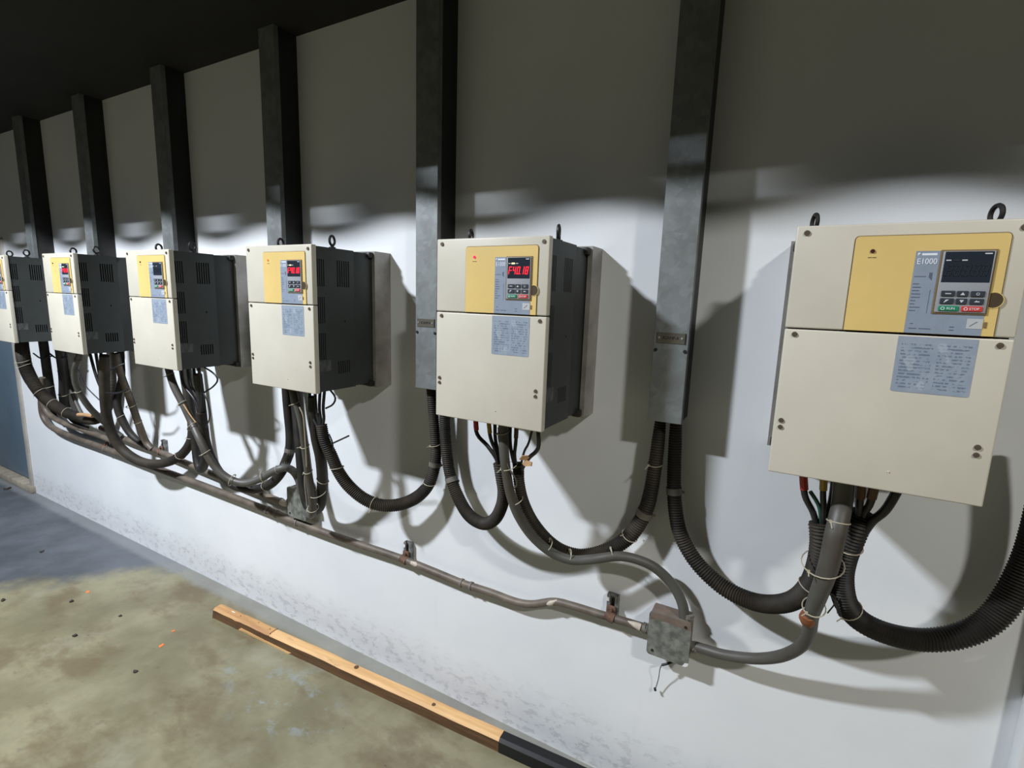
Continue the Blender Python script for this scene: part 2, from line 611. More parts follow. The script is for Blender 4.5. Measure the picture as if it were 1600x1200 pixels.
def screw_at(x, y, z, r=.0062):
    return lambda: MB().cyl((x, y + .001, z), (x, y - .003, z), r, r * .86, 12).box(x - r * .75, x + r * .75, y - .0034, y - .0025, z - .0008, z + .0008)


def body_mesh():
    mb = MB()
    x0, x1, y0, y1, z0, z1 = .004, BW - .004, -.377, -.193, .004, BH - .004
    S = slots_in(-.3745, -.337, .402, .501, 4) + slots_in(-.281, -.216, .403, .502, 6) + slots_in(-.3745, -.338, .264, .363, 4) \
        + slots_in(-.3745, -.338, .127, .228, 4) + slots_in(-.285, -.220, .066, .115, 6) + [(-.246, -.240, .266, .274)]
    slotted_side(mb, x1, -1, y0, y1, z0, z1, S)
    slotted_side(mb, x0, 1, y0, y1, z0, z1, S)
    for q in ([(x0, y0, z1), (x1, y0, z1), (x1, y1, z1), (x0, y1, z1)], [(x0, y0, z0), (x1, y0, z0), (x1, y1, z0), (x0, y1, z0)], [(x0, y0, z0), (x1, y0, z0), (x1, y0, z1), (x0, y0, z1)]):
        mb.bm.faces.new([mb.bm.verts.new(p) for p in q])
    return mb


def flange_mesh():
    mb = MB()
    t = .004
    a, b, c, d = -.012, BW + .012, -.012, BH + .004
    mb.box(a, a + t, -.094, 0, c, d)
    mb.box(b - t, b, -.094, 0, c, d)
    mb.box(a + t, b - t, -.094, 0, d - t, d)
    mb.box(a + t, b - t, -.094, 0, c, c + t)
    mb.box(a + t, b - t, -.012, 0, c + t, d - t)
    # folded front lips
    mb.box(a + t, a + .016, -.094, -.091, c + t, d - t)
    mb.box(b - .016, b - t, -.094, -.091, c + t, d - t)
    return mb


def inverter(x, label, readout, led):
    t = empty('inverter_cabinet', (x, 0, Z0))
    tag(t, label, 'inverter cabinet', 'inverter cabinets along the wall')
    part('mounting_flange', 'flange', M['steel'], t, flange_mesh)
    part('rear_casing', 'rear', M['body'], t, lambda: MB().box(.008, BW - .008, -.1945, -.013, .006, BH - .006, .003))
    cas = part('casing', 'casing', M['body'], t, body_mesh)
    part('inner_chassis', 'chassis', M['inner'], cas, lambda: MB().box(.018, BW - .018, -.375, -.195, .01, BH - .01))
    for i, (lx, lz) in enumerate(((-.006, .525), (BW - .022, .525), (-.006, -.008), (BW - .022, -.008))):
        part('mounting_lug', 'lug%d' % i, M['iron'], t, lambda: MB().box(lx, lx + .028, -.118, -.092, lz, lz + .024, .005).cyl((lx + .014, -.118, lz + .012), (lx + .014, -.123, lz + .012), .006, n=6))
    for i, (ex, ey) in enumerate(((.034, -.262), (BW - .030, -.275))):
        part('eyebolt', 'eye%d' % i, M['iron'], t, lambda: MB().cyl((ex, ey, BH - .005), (ex, ey, BH + .012), .007).cyl((ex, ey, BH - .004), (ex, ey, BH + .002), .013).torus((ex, ey, BH + .026), .0175, .0048, (1, .3, 0)))
    up = part('upper_cover', 'upper', M['cream'], t, lambda: MB().box(0, BW, FY, -.375, .3335, BH, .0035, 3))
    lo = part('lower_cover', 'lower', M['cream'], t, lambda: MB().box(0, BW, FY, -.375, 0, .3305, .0035, 3))
    for i, (sx_, sz) in enumerate(((.02, .535), (.363, .534))):
        part('screw', 'scu%d' % i, M['screw'], up, screw_at(sx_, FY, sz))
    for i, (sx_, sz, rr) in enumerate(((.02, .3195, .006), (.36, .3185, .006), (.0145, .124, .0058), (.0145, .1085, .0055), (.3555, .119, .0058), (.3555, .1035, .0055))):
        part('screw', 'scl%d' % i, M['screw'], lo, screw_at(sx_, FY, sz, rr))
    part('moulded_pip', 'pip', M['cream_edge'], lo, lambda: MB().cyl((.223, FY + .001, .043), (.223, FY - .002, .043), .0022, .0015, 8))
    # yellow operator panel
    part('panel_seam', 'panel_outline', M['seam'], up, lambda: MB().prism(rounded(.1072, .3488, .3335, .5262, .008, (1, 1, 0, 0)), FY - .0006, FY + .001))  # brown outline plate filling the gap around the operator panel
    yp = part('operator_panel', 'yellow', M['yellow'], t, lambda: MB().prism(rounded(.109, .347, .3345, .5245, .007, (1, 1, 0, 0)), FY - .003, FY + .001))
    Y1 = FY - .003
    part('print_strip', 'strip', M['strip'], yp, lambda: MB().box(.211, .3285, Y1 - .0006, Y1 + .001, .3347, .494))
    text_part('model_lettering', 'model', 'E1000', .0155, M['white_print'], yp, (.2297, Y1 - .0009, .4735), .82)
    part('maker_mark', 'mark', M['white_print'], yp, lambda: MB().prism([(.214, .4845), (.2185, .4905), (.214, .4905)], Y1 - .0010, Y1 - .0004).box(.2205, .244, Y1 - .0010, Y1 - .0004, .4855, .4895))
    sp_ = part('strip_print', 'sprint', M['strip_dark'], yp, lambda: strip_print(Y1))
    sp_['kind'] = 'stuff'
    part('sticker', 'stick', M['sticker'], yp, lambda: MB().box(.305, .3285, Y1 - .0012, Y1 - .0004, .3475, .3665))
    part('latch_slot', 'latch', M['kframe'], yp, lambda: MB().box(.3305, .3345, Y1 - .0012, Y1 + .0004, .350, .361))
    part('lamp_caption', 'caption', M['seam'], yp, lambda: MB().box(.1335, .1395, Y1 - .0004, Y1 + .0004, .4815, .4832).box(.1405, .1475, Y1 - .0004, Y1 + .0004, .4815, .4832))
    lm = {'on': 'led_on', 'faint': 'led_faint', 'off': 'led_off'}[led]
    part('status_lamp', lm, M[lm], yp, lambda: MB().cyl((.140, Y1 + .001, .495), (.140, Y1 - .0025, .495), .0046, .0036, 14))
    part('thumb_notch', 'notch', M['notch'], yp, lambda: MB().cyl((.3375, Y1 + .001, .402), (.3375, Y1 - .0006, .402), .0145, n=24))
    part('notch_rim', 'rim', M['yellow'], yp, lambda: MB().torus((.3375, Y1 - .0001, .402), .0148, .0010, (0, 1, 0), 24, 6))
    # keypad
    kp = part('keypad', 'kp', M['keypad'], t, lambda: MB().box(.2525, .3285, Y1 - .0045, Y1 - .0002, .377, .4925, .0012))
    part('keypad_surround', 'kfr', M['kframe'], kp, lambda: MB().box(.2495, .3315, Y1 - .0022, Y1 - .0001, .3742, .4953))
    YK = Y1 - .0045
    part('display_window', 'win', M['glass'], kp, lambda: MB().box(.2555, .3262, YK - .0006, YK + .001, .4345, .4915))
    mbd = lambda: readout_mesh(readout or '88888', YK - .0014)
    part('readout', 'read' + (readout or 'off'), M['digit'] if readout else M['digit_off'], kp, mbd)
    dp_ = part('display_print', 'dprint', M['keymark'], kp, lambda: MB().box(.258, .2655, YK - .0009, YK - .0003, .4745, .4765).box(.2815, .2895, YK - .0009, YK - .0003, .4745, .4765).box(.313, .3235, YK - .0009, YK - .0003, .4863, .4885))
    dp_['kind'] = 'stuff'
    am = 'amber' if readout else 'digit_off'
    part('run_indicator', 'ri' + am, M[am], kp, lambda: MB().box(.2685, .2785, YK - .0012, YK - .0003, .4735, .4775))
    for i in range(6):
        kx = (.2585, .2822, .3025)[i % 3]
        kw = (.0208, .0168, .0205)[i % 3]
        kz = .4075 - .0143 * (i // 3)
        k = part('key', 'key%d' % i, M['key'], kp, lambda: MB().box(kx, kx + kw, YK - .0022, YK + .001, kz, kz + .0108, .0008, 1))
        part('key_symbol', 'ksym%d' % i, M['keymark'], k, lambda: key_symbol(i, kx + kw / 2, kz + .0054, YK - .0026))
    for nm, a, b_, cap in (('green', .258, .2885, 'RUN'), ('red', .2925, .3235, 'STOP')):
        k = part(nm + '_key', nm, M[nm], kp, lambda: MB().box(a, b_, YK - .0022, YK + .001, .3795, .3895, .0012, 1))
        text_part('key_lettering', 'kt' + nm, cap, .0062, M['white_print'], k, ((a + b_) / 2 + .003, YK - .0026, .3845), 1.0)
        part('key_symbol', 'kring' + nm, M['white_print'], k, lambda: MB().torus((a + .0062, YK - .0024, .3845), .0026, .0006, (0, 1, 0), 12, 5))
    # instruction label and side plate
    part('instruction_label', 'ilabel', M['print'], lo, lambda: MB().prism(rounded(.2045, .3285, .2145, .3275, .004, (0, 0, 1, 1)), FY - .0007, FY + .001))
    part('rating_plate', 'rating', M['dull_plate'], t, lambda: MB().box(BW - .005, BW - .0032, -.374, -.318, .083, .124))
    return t


def strip_print(Y1):
    mb = MB()
    rnd = random.Random(3)
    mb.box(.2135, .232, Y1 - .0009, Y1 - .0004, .4445, .4458).prism([(.2365, .4525), (.2415, .4525), (.2415, .438), (.2365, .4435)], Y1 - .0009, Y1 - .0004)
    for i in range(9):
        z = .430 - i * .0065
        mb.box(.2135, .2135 + rnd.uniform(.007, .018), Y1 - .0009, Y1 - .0004, z, z + .0016)
    mb.box(.2415, .2422, Y1 - .0009, Y1 - .0004, .374, .42)
    mb.box(.2185, .2235, Y1 - .0009, Y1 - .0004, .3525, .354).box(.2175, .2300, Y1 - .0009, Y1 - .0004, .3430, .3446).box(.2335, .2520, Y1 - .0009, Y1 - .0004, .3430, .3446)
    mb.box(.2805, .2875, Y1 - .0009, Y1 - .0004, .3485, .3502).box(.2805, .2875, Y1 - .0009, Y1 - .0004, .3425, .3442)
    mb.prism([(.309, .352), (.3105, .352), (.321, .361), (.319, .361)], Y1 - .0016, Y1 - .0011)
    return mb


def readout_mesh(s, y):
    mb = MB()
    x = .2585
    for ch in s:
        if ch == '.':
            mb.box(x - .0022, x - .0004, y, y + .0008, .446, .4478)
            continue
        digit_mesh(mb, ch, x, .446, .0088, .0205, y)
        x += .0131
    return mb


def key_symbol(i, x, z, y):
    mb = MB()
    if i == 1: mb.prism([(x - .0035, z - .0025), (x + .0035, z - .0025), (x, z + .0028)], y, y + .0005)
    elif i == 4: mb.prism([(x - .0035, z + .0025), (x + .0035, z + .0025), (x, z - .0028)], y, y + .0005)
    elif i == 3: mb.prism([(x - .005, z - .003), (x - .004, z - .003), (x + .003, z + .003), (x - .002, z + .003)], y, y + .0005)
    elif i == 5: mb.prism([(x - .004, z - .001), (x, z + .0025), (x, z + .0008), (x + .004, z + .0008), (x + .004, z - .001)], y, y + .0005)
    elif i == 2: mb.torus((x, y + .0002, z), .0022, .0005, (0, 1, 0), 12, 5)
    else: mb.box(x - .0045, x + .0045, y, y + .0005, z - .0008, z + .0008)
    return mb


CAB = [
    (-1.852, 'farthest cream inverter cabinet, cut off by the left edge of the photo', 'F40.10', 'off'),
    (-.9141, 'small distant cream inverter cabinet with lit red readout, second from the left', 'F40.10', 'off'),
    (.0186, 'cream inverter cabinet with yellow panel and unlit readout, third from the left', None, 'off'),
    (.9508, 'cream inverter cabinet with lit readout and wide dark slotted side, left of the middle duct', 'F40.10', 'faint'),
    (1.8932, 'cream inverter cabinet with bright red status lamp and lit readout, between the two galvanised ducts', 'F40.18', 'on'),
    (2.8566, 'nearest, largest cream inverter cabinet with unlit readout, at the right edge', None, 'off'),
]
for c in CAB: inverter(*c)

# ------------------------------------------------------------------ vertical cable ducts
DW, DD, DZ = .102, .1175, 1.443
DUCTS = [
    (-1.97, 'farthest dark vertical cable duct, behind the leftmost cabinets', False),
    (-1.08, 'dark vertical cable duct above the second cabinet from the left', False),
    (-.19, 'dark vertical cable duct rising behind the unlit third cabinet', False),
    (.698, 'dark vertical cable duct rising behind the cabinet with the wide slotted side', False),
    (1.578, 'grey galvanised vertical cable duct with name plate, at the photo centre', 'SCAMP-B'),
    (2.506, 'wide grey galvanised vertical cable duct with name plate, left of the nearest cabinet', 'SCAMP-A'),
    (3.66, 'vertical cable duct beyond the nearest cabinet, at the far right', False),
]
for x, lab, plate in DUCTS:
    t = empty('cable_duct', (x, 0, DZ))
    tag(t, lab, 'cable duct', 'vertical cable ducts on the wall')
    H = 2.93 - DZ

    def trough():
        mb = MB()
        mb.box(.003, .005, -DD + .002, 0, 0.004, H).box(DW - .005, DW - .003, -DD + .002, 0, 0.004, H).box(.005, DW - .005, -.002, 0, .004, H)
        return mb

    def cover():
        mb = MB()
        mb.box(0, DW, -DD, -DD + .002, 0, H, .0008, 1).box(0, .002, -DD + .002, -DD + .022, 0, H).box(DW - .002, DW, -DD + .002, -DD + .022, 0, H)
        return mb
    y0 = .0 if x < 3.5 else -.05
    tr = part('duct_trough', 'trough', M['trough'], t, trough)
    cv = part('duct_cover', 'cover', M['galv'], t, cover)
    t.location.y = y0
    for i, sx_ in enumerate((.006, DW - .010)):
        part('screw', 'ds%d' % i, M['iron'], cv, lambda: screw_at(sx_ + .002, -DD, .222, .0058)())
    if plate:
        pl = part('name_plate', 'nplate', M['plate'], cv, lambda: MB().box(.008, DW - .010, -DD - .002, -DD + .0005, .243, .275, .0008, 1))
        part('plate_slot', 'pslot', M['plate_text'], pl, lambda: MB().box(DW - .0105, DW - .0085, -DD - .0025, -DD + .0005, .243, .275))
        for i, rx in enumerate((.0155, DW - .0185)):
            part('rivet', 'riv%d' % i, M['rivet'], pl, lambda: MB().cyl((rx, -DD - .001, .2595), (rx, -DD - .0042, .2595), .0042, .0028, 10))
        text_part('plate_lettering', plate, plate, .0125, M['plate_text'], pl, (DW / 2 - .001, -DD - .0023, .2595), .95)


# ------------------------------------------------------------------ conduits, hoses and wires
def path(pts):
    """(u, v, Y[, width]) pixels on known depths, or ready Vectors with a width"""
    P, W = [], []
    lastw = None
    for q in pts:
        if isinstance(q[0], Vector):
            P.append(q[0]); W.append(q[1] if len(q) > 1 else None)
        else:
            p = at(q[0], q[1], q[2])
            P.append(p); W.append(pxr(p, q[3]) if len(q) > 3 else None)
    known = [i for i, v in enumerate(W) if v is not None]
    if not known: return P, W
    for i in range(len(W)):
        if W[i] is None:
            a = max([k for k in known if k < i], default=None)
            b = min([k for k in known if k > i], default=None)
            W[i] = W[b] if a is None else W[a] if b is None else W[a] + (W[b] - W[a]) * (i - a) / (b - a)
    return P, W


def vz(u, v, Y, z=Z0 + .0036):
    """cable entry: pixel column (u, v) at depth Y, lifted straight to height z"""
    p = at(u, v, Y)
    return (Vector((p.x, p.y, z)),)


def hose(name, label, cat, pts, m, corr=None, n=16, group=None):
    P, W = path(pts)
    o = MB().tube(P, W, n, True, corr).build(name, m, smooth_angle=60)
    tag(o, label, cat, group)
    o_path = smooth(P, W, None)
    return o, o_path


def ring(parent, pth, fr, r_add=.0015, thick=.0016, tilt=0.25, name='cable_tie', m='tie', wide=None, tail=True, grow=1.0, off=(0, 0, 0)):
    P, R = pth
    i = max(1, min(len(P) - 2, int(fr * (len(P) - 1))))
    T = (P[i + 1] - P[i - 1]).normalized()
    ax = (T + Vector((tilt * .5, tilt, -tilt * .4))).normalized()
    c = P[i] + Vector(off)
    mb = MB()
    if wide:
        q = T * wide / 2
        mb.tube([c - q, c - q * .3, c + q * .3, c + q], R[i] * grow + r_add, 18)
        s = Vector((.012, .004, -.002))
        mb.cyl(c + Vector((R[i] * .9, .004, 0)), c + Vector((R[i] + .007, .010, -.003)), .0045, n=8)
    else:
        mb.torus(c, (R[i] + r_add) * grow, thick, ax, 20, 5)
        if tail:
            s = UP.cross(T).normalized() * (R[i] * grow)
            e = c + ax.orthogonal().normalized() * (R[i] * grow + r_add)
            mb.cyl(e, e + Vector((random.uniform(-.012, .012), -.012, random.uniform(-.014, .004))), thick * .9, n=6)
            mb.box(e.x - .003, e.x + .003, e.y - .003, e.y + .003, e.z - .003, e.z + .003)
    return mb.build(name, M[m], parent)


def wire(parent, pts, r, m='wire', sleeve=None, name='wire', n=8):
    P, W = path(pts)
    o = MB().tube(P, r, n).build(name, M[m], parent, smooth_angle=60)
    if sleeve:
        a = P[0]; b = P[0].lerp(P[1], 1.0)
        MB().tube([a, a.lerp(b, .4), b.lerp(a, .15)], r * 1.22, n).build('coloured_sleeve', M[sleeve], o)
    return o


RG = 'corrugated hoses between ducts and cabinets'
CR = (.0085, .14)

# --- nearest cabinet
o, p = hose('corrugated_hose', 'black corrugated hose looping right from the wide galvanised duct to the nearest cabinet', 'hose',
            [(1057, 640, -.06, 17), (1055, 690, -.06, 21), (1053, 759, -.06, 22), (1057, 809, -.06, 23), (1067, 844, -.06, 24), (1092, 883, -.065, 25), (1131, 918, -.08, 27), (1174, 939, -.11, 28), (1212, 944, -.15, 29),
             (1243, 936, -.19, 30), (1265, 914, -.23, 31), (1277, 883, -.26, 31), (1282, 848, -.28, 31), (1281, 817, -.28, 33)], M['hose_dusty'], CR, group=RG)
ring(o, p, .235, wide=.022, name='strap', m='band')
ring(o, p, .83, tilt=.3)
wire(o, [vz(1252, 742, -.30), (1257, 772, -.30), (1270, 800, -.285), (1279, 830, -.28)], .0075, 'wire', 'sleeve_red')
wire(o, [(1266, 768, -.292), (1277, 785, -.288), (1282, 800, -.283), (1283, 828, -.28)], .0048, 'wire_green')
wire(o, [vz(1285, 752, -.30), (1286, 772, -.30), (1287, 795, -.29), (1285, 828, -.28)], .0068, 'wire', 'sleeve_yellow')
wire(o, [vz(1301, 757, -.27), (1300, 775, -.27), (1294, 800, -.275), (1288, 828, -.28)], .0070, 'wire')

o, p = hose('grey_conduit', 'thick grey conduit curving from the nearest cabinet down to the right junction box', 'conduit',
            [vz(1317, 755, -.31) + (pxr(at(1317, 770, -.31), 30),), (1315, 790, -.31, 29), (1305, 836, -.335, 30), (1294, 887, -.33, 29), (1279, 929, -.305, 26), (1268, 960, -.26, 22), (1264, 987, -.21, 20), (1251, 1010, -.165, 18),
             (1220, 1025, -.12, 18), (1181, 1029, -.09, 17), (1135, 1024, -.065, 16.5), (1106, 1016, -.05, 16), (1087, 1010, -.045, 15)], M['grey_pvc'])
ring(o, p, .13); ring(o, p, .25, grow=1.9, tilt=.35, off=(-.01, .02, 0)); ring(o, p, .40, grow=1.25)
MB().tube([at(1263, 960, -.267), at(1262, 966, -.257), at(1262, 972, -.246)], [.017, .0205, .016], 14).build('tape_patch', M['rusty_tape'], o)
wire(o, [(1287, 929, -.26), (1300, 928, -.25), (1306, 940, -.24), (1293, 958, -.235)], .0018, 'wire')
wire(o, [(1290, 922, -.25), (1305, 938, -.24), (1312, 962, -.23)], .0026, 'wire', name='tie_tail')

o, p = hose('corrugated_hose', 'wide black corrugated hose sweeping right from under the nearest cabinet', 'hose',
            [(1347, 800, -.25, 35), (1336, 830, -.25, 36), (1319, 872, -.24, 36), (1314, 906, -.22, 36), (1322, 943, -.20, 35), (1346, 971, -.18, 34), (1390, 991, -.16, 34), (1445, 1000, -.13, 35), (1500, 993, -.11, 38), (1548, 968, -.09, 40), (1585, 920, -.08, 42), (1612, 860, -.08, 42), (1632, 780, -.09, 42), (1650, 690, -.11, 42)], M['hose'], CR, group=RG)
ring(o, p, .27); ring(o, p, .09)
wire(o, [vz(1408, 772, -.29), (1385, 795, -.285), (1362, 815, -.27), (1346, 838, -.25)], .0105, 'wire')
wire(o, [vz(1342, 772, -.30), (1343, 785, -.29), (1342, 800, -.27), (1340, 830, -.25)], .0085, 'wire', 'sleeve_brown')
wire(o, [vz(1366, 772, -.30), (1360, 785, -.29), (1350, 803, -.27), (1344, 830, -.25)], .0085, 'wire', 'sleeve_brown')
wire(o, [vz(1327, 768, -.26), (1327, 790, -.26), (1333, 830, -.25)], .0075, 'wire')

# --- cabinet with the bright lamp
o, p = hose('corrugated_hose', 'dusty corrugated hose in a tight U under the cabinet with the bright lamp', 'hose',
            [(697, 590, -.06, 13), (695, 652, -.06, 18), (697, 697, -.06, 18), (703, 740, -.065, 19), (716, 777, -.08, 20), (733, 805, -.11, 20), (755, 818, -.15, 20), (773, 811, -.19, 20), (784, 790, -.23, 20), (787, 768, -.255, 20), (784, 747, -.27, 20), (780, 724, -.28, 20)], M['hose_dusty'], CR, group=RG)
ring(o, p, .40, wide=.020, name='strap', m='band')
wire(o, [vz(742, 656, -.30), (745, 677, -.30), (762, 697, -.295), (776, 718, -.285), (781, 738, -.28)], .0068, 'wire', 'sleeve_red')
wire(o, [vz(762, 660, -.30), (766, 682, -.30), (774, 705, -.29), (781, 738, -.28)], .0062, 'wire', 'sleeve_yellow')
wire(o, [vz(773, 663, -.28), (774, 685, -.28), (779, 710, -.28), (782, 738, -.28)], .0062, 'wire')

o, p = hose('grey_conduit', 'long grey conduit from the bright-lamp cabinet curving into the top of the right junction box', 'conduit',
            [vz(786, 668, -.31) + (pxr(at(786, 690, -.31), 16),), (787, 697, -.31, 16), (791, 737, -.305, 15.5), (798, 773, -.295, 15.5), (811, 807, -.275, 15.5), (833, 839, -.24, 15), (863, 864, -.20, 15), (893, 875, -.17, 15), (925, 874, -.145, 15), (966, 869, -.12, 15),
             (998, 875, -.095, 15), (1026, 889, -.075, 15.5), (1051, 914, -.055, 16), (1066, 943, -.045, 16), (1070, 972, -.043, 16)], M['grey_pvc'])
for f_, g_ in ((.05, 1.0), (.16, 1.6), (.27, 1.35), (.46, 1.3), (.53, 1.3), (.67, 1.25)): ring(o, p, f_, grow=g_, off=(.004 * (g_ > 1), .012 * (g_ > 1), .006 * (g_ > 1)))
wire(o, [(779, 668, -.315), (780, 690, -.315), (789, 716, -.315), (797, 735, -.315), (806, 748, -.31), (807, 760, -.30), (800, 764, -.30)], .0030, 'grey_pvc')

o, p = hose('corrugated_hose', 'black corrugated hose running left from the wide galvanised duct to the bright-lamp cabinet', 'hose',
            [(1034, 640, -.06, 16), (1029, 685, -.06, 21), (1025, 718, -.06, 22), (1018, 762, -.06, 23), (1009, 797, -.06, 24), (991, 829, -.065, 24), (969, 849, -.07, 24), (941, 862, -.085, 22), (909, 867, -.105, 20), (880, 860, -.135, 19), (856, 843, -.17, 18), (833, 815, -.21, 18), (818, 784, -.24, 18), (811, 753, -.26, 18), (810, 725, -.27, 19)], M['hose_dusty'], CR, group=RG)
ring(o, p, .17); ring(o, p, .335, wide=.022, name='strap', m='band'); ring(o, p, .42)
wire(o, [vz(807, 672, -.28), (806, 690, -.28), (804, 712, -.275), (808, 738, -.27)], .0062, 'wire', 'sleeve_brown')
wire(o, [vz(797, 670, -.28), (797, 690, -.28), (801, 715, -.275), (808, 738, -.27)], .0062, 'wire')
wire(o, [vz(838, 680, -.29), (842, 692, -.29), (838, 705, -.285), (826, 716, -.28), (812, 738, -.27)], .0068, 'wire')
wire(o, [vz(834, 679, -.30), (826, 692, -.30), (819, 706, -.29), (812, 734, -.27)], .0040, 'wire')
card = empty('torn_tape', at(822, 716, -.315))
tag(card, 'torn tan paper tape stuck on the wires under the cabinet with the bright lamp', 'tape')
c0 = at(822, 716, -.315)
MB().prism([(-.022, -.004), (-.012, .010), (.004, .012), (.010, .004), (.002, -.004), (-.008, -.006)], -.004, .0).build('tape_scrap', M['card'], card, rot=(.3, 0, .4))
MB().prism([(-.006, -.018), (.006, -.024), (.030, -.018), (.030, -.006), (.008, -.004)], -.009, -.004).build('tape_scrap', M['card'], card, rot=(-.2, 0, -.2))

# --- cabinet with the wide slotted side
o, p = hose('corrugated_hose', 'dusty corrugated hose in a wide U from the centre duct to the slotted cabinet', 'hose',
            [(673, 585, -.06, 16), (674, 612, -.06, 16), (677, 645, -.06, 16.5), (680, 684, -.06, 17), (681, 714, -.06, 18), (677, 738, -.065, 18.5), (668, 760, -.075, 19), (651, 777, -.09, 20), (629, 787, -.11, 20), (607, 790, -.135, 20), (586, 787, -.16, 20), (564, 776, -.185, 20), (543, 757, -.215, 20), (528, 735, -.24, 19), (517, 710, -.26, 19), (507, 688, -.275, 18), (502, 664, -.28, 18)], M['hose_dusty'], CR, group=RG)
ring(o, p, .25); ring(o, p, .325, wide=.018, name='strap', m='band'); ring(o, p, .40); ring(o, p, .64); ring(o, p, .84)
for a, b_ in ((484, 490), (493, 497), (501, 501), (508, 506)):
    wire(o, [vz(a, 618, -.28), ((a + b_) / 2 - 2, 636, -.28), (b_, 655, -.28), (502, 676, -.28)], .0062, 'wire')
wire(o, [vz(509, 612, -.26), (518, 612, -.26), (524, 622, -.26), (520, 632, -.265), (509, 638, -.27)], .0038, 'wire')
wire(o, [(517, 694, -.275), (530, 688, -.29), (545, 681, -.30)], .0034, 'wire', name='tie_tail')
wire(o, [(514, 678, -.285), (519, 690, -.285), (521, 705, -.275)], .0030, 'wire')

o, p = hose('smooth_hose', 'smooth black hose in a U left of the middle junction box', 'hose',
            [(447, 585, -.06, 14), (448, 612, -.06, 14.5), (451, 645, -.06, 15), (454, 678, -.06, 15), (453, 703, -.065, 15), (447, 721, -.075, 15), (438, 740, -.09, 15), (423, 756, -.11, 15), (402, 764, -.13, 14), (383, 763, -.15, 14), (364, 757, -.17, 14), (343, 738, -.20, 13), (327, 708, -.235, 13), (318, 673, -.26, 13), (313, 645, -.275, 13)], M['hose'], group='smooth hoses between ducts and cabinets')
ring(o, p, .30, wide=.02, name='strap', m='band'); ring(o, p, .50)
MB().tube([at(453, 705, -.066), at(449, 716, -.072), at(445, 727, -.08)], .0232, 14).build('paint_splash', M['jbox'], o)
for a, b_ in ((284, 305), (294, 310), (303, 313), (311, 316)):
    wire(o, [vz(a, 584, -.28), (a + 3, 600, -.28), (b_, 626, -.275), (313, 655, -.275)], .0075, 'wire')
wire(o, [vz(316, 580, -.25), (332, 582, -.26), (340, 593, -.26), (333, 604, -.26), (318, 614, -.265)], .0040, 'wire')
wire(o, [(318, 614, -.29), (325, 630, -.29), (328, 650, -.285), (322, 668, -.27)], .0030, 'wire')

o, p = hose('grey_conduit', 'grey conduit sagging from the unlit cabinet to the middle junction box', 'conduit',
            [vz(262, 578, -.30) + (pxr(at(262, 590, -.30), 10.5),), (271, 601, -.30, 11), (287, 633, -.29, 11), (300, 660, -.28, 11.5), (312, 686, -.29, 11.5), (325, 713, -.28, 11.5), (342, 736, -.26, 11.5), (362, 750, -.235, 11.5), (384, 755, -.21, 11.5), (407, 748, -.18, 11.5), (428, 736, -.15, 11.5), (445, 731, -.125, 11.5), (458, 736, -.08, 12), (467, 750, -.07, 12), (471, 770, -.065, 12)], M['grey_pvc'])
for f_, g_ in ((.06, 1), (.19, 1.1), (.30, 1.6), (.43, 1.1), (.60, 1.5), (.75, 1.5), (.82, 1.0)): ring(o, p, f_, grow=g_)
wire(o, [(287, 632, -.31), (297, 648, -.31), (306, 660, -.305)], .0034, 'card', name='tape_scrap')

o, p = hose('smooth_hose', 'black hose loop hanging beside the middle junction box', 'hose',
            [(456, 590, -.06, 13), (462, 640, -.06, 13), (468, 700, -.085, 14), (474, 760, -.105, 15), (482, 790, -.11, 16), (493, 797, -.12, 17), (502, 783, -.15, 17), (504, 750, -.19, 17), (501, 715, -.24, 17), (494, 685, -.26, 16), (490, 655, -.27, 15), (488, 620, -.28, 13)], M['hose'], group='smooth hoses between ducts and cabinets')
ring(o, p, .7); 
o, p = hose('grey_conduit', 'straight grey conduit dropping from the slotted cabinet to the middle junction box', 'conduit',
            [vz(453, 604, -.31) + (pxr(at(453, 620, -.31), 11),), (463, 630, -.305, 11), (471, 660, -.29, 11), (477, 700, -.26, 12), (482, 740, -.23, 12), (487, 775, -.215, 12), (489, 795, -.195, 12), (486, 805, -.17, 11.5), (479, 801, -.14, 11)], M['grey_pvc'])
for f_ in (.12, .38, .55): ring(o, p, f_)
ring(o, p, .80, grow=1.3, tail=True); ring(o, p, .70, grow=1.9, off=(.02, .02, 0))
wire(o, [(468, 636, -.315), (474, 652, -.31), (477, 690, -.285), (479, 730, -.25), (476, 750, -.225), (480, 790, -.18)], .0028, 'tie', name='tie_cord')
o, p = hose('steel_conduit', 'brown dusty riser pipe behind the hoses under the slotted cabinet', 'pipe',
            [(461, 590, -.02, 10), (465, 640, -.02, 10), (469, 700, -.02, 10), (472, 740, -.02, 10), (474, 762, -.02, 10)], M['rail'])
ring(o, p, .55, wide=.016, name='strap', m='band')

# --- unlit cabinet and the far ones
o, p = hose('smooth_hose', 'thick dark hose in a deep U between the second and the unlit cabinet', 'hose',
            [(283, 560, -.04, 11), (288, 590, -.04, 11.5), (295, 630, -.045, 12), (300, 663, -.055, 12.5), (299, 686, -.065, 13), (288, 706, -.08, 13.5), (268, 720, -.10, 14), (243, 725, -.13, 14), (217, 720, -.16, 14), (193, 704, -.19, 14), (177, 682, -.22, 14), (168, 655, -.24, 14), (164, 623, -.26, 14), (163, 590, -.27, 14), (163, 556, -.28, 13)], M['hose_dusty'], group='smooth hoses between ducts and cabinets')
ring(o, p, .27); ring(o, p, .36)
for a, b_ in ((140, 153), (150, 157), (158, 162)):
    wire(o, [vz(a, 556, -.28), ((a + b_) / 2, 575, -.28), (b_, 595, -.275), (163, 618, -.265)], .0085, 'wire')
wire(o, [(165, 582, -.29), (180, 574, -.29), (195, 568, -.26)], .0045, 'wire')
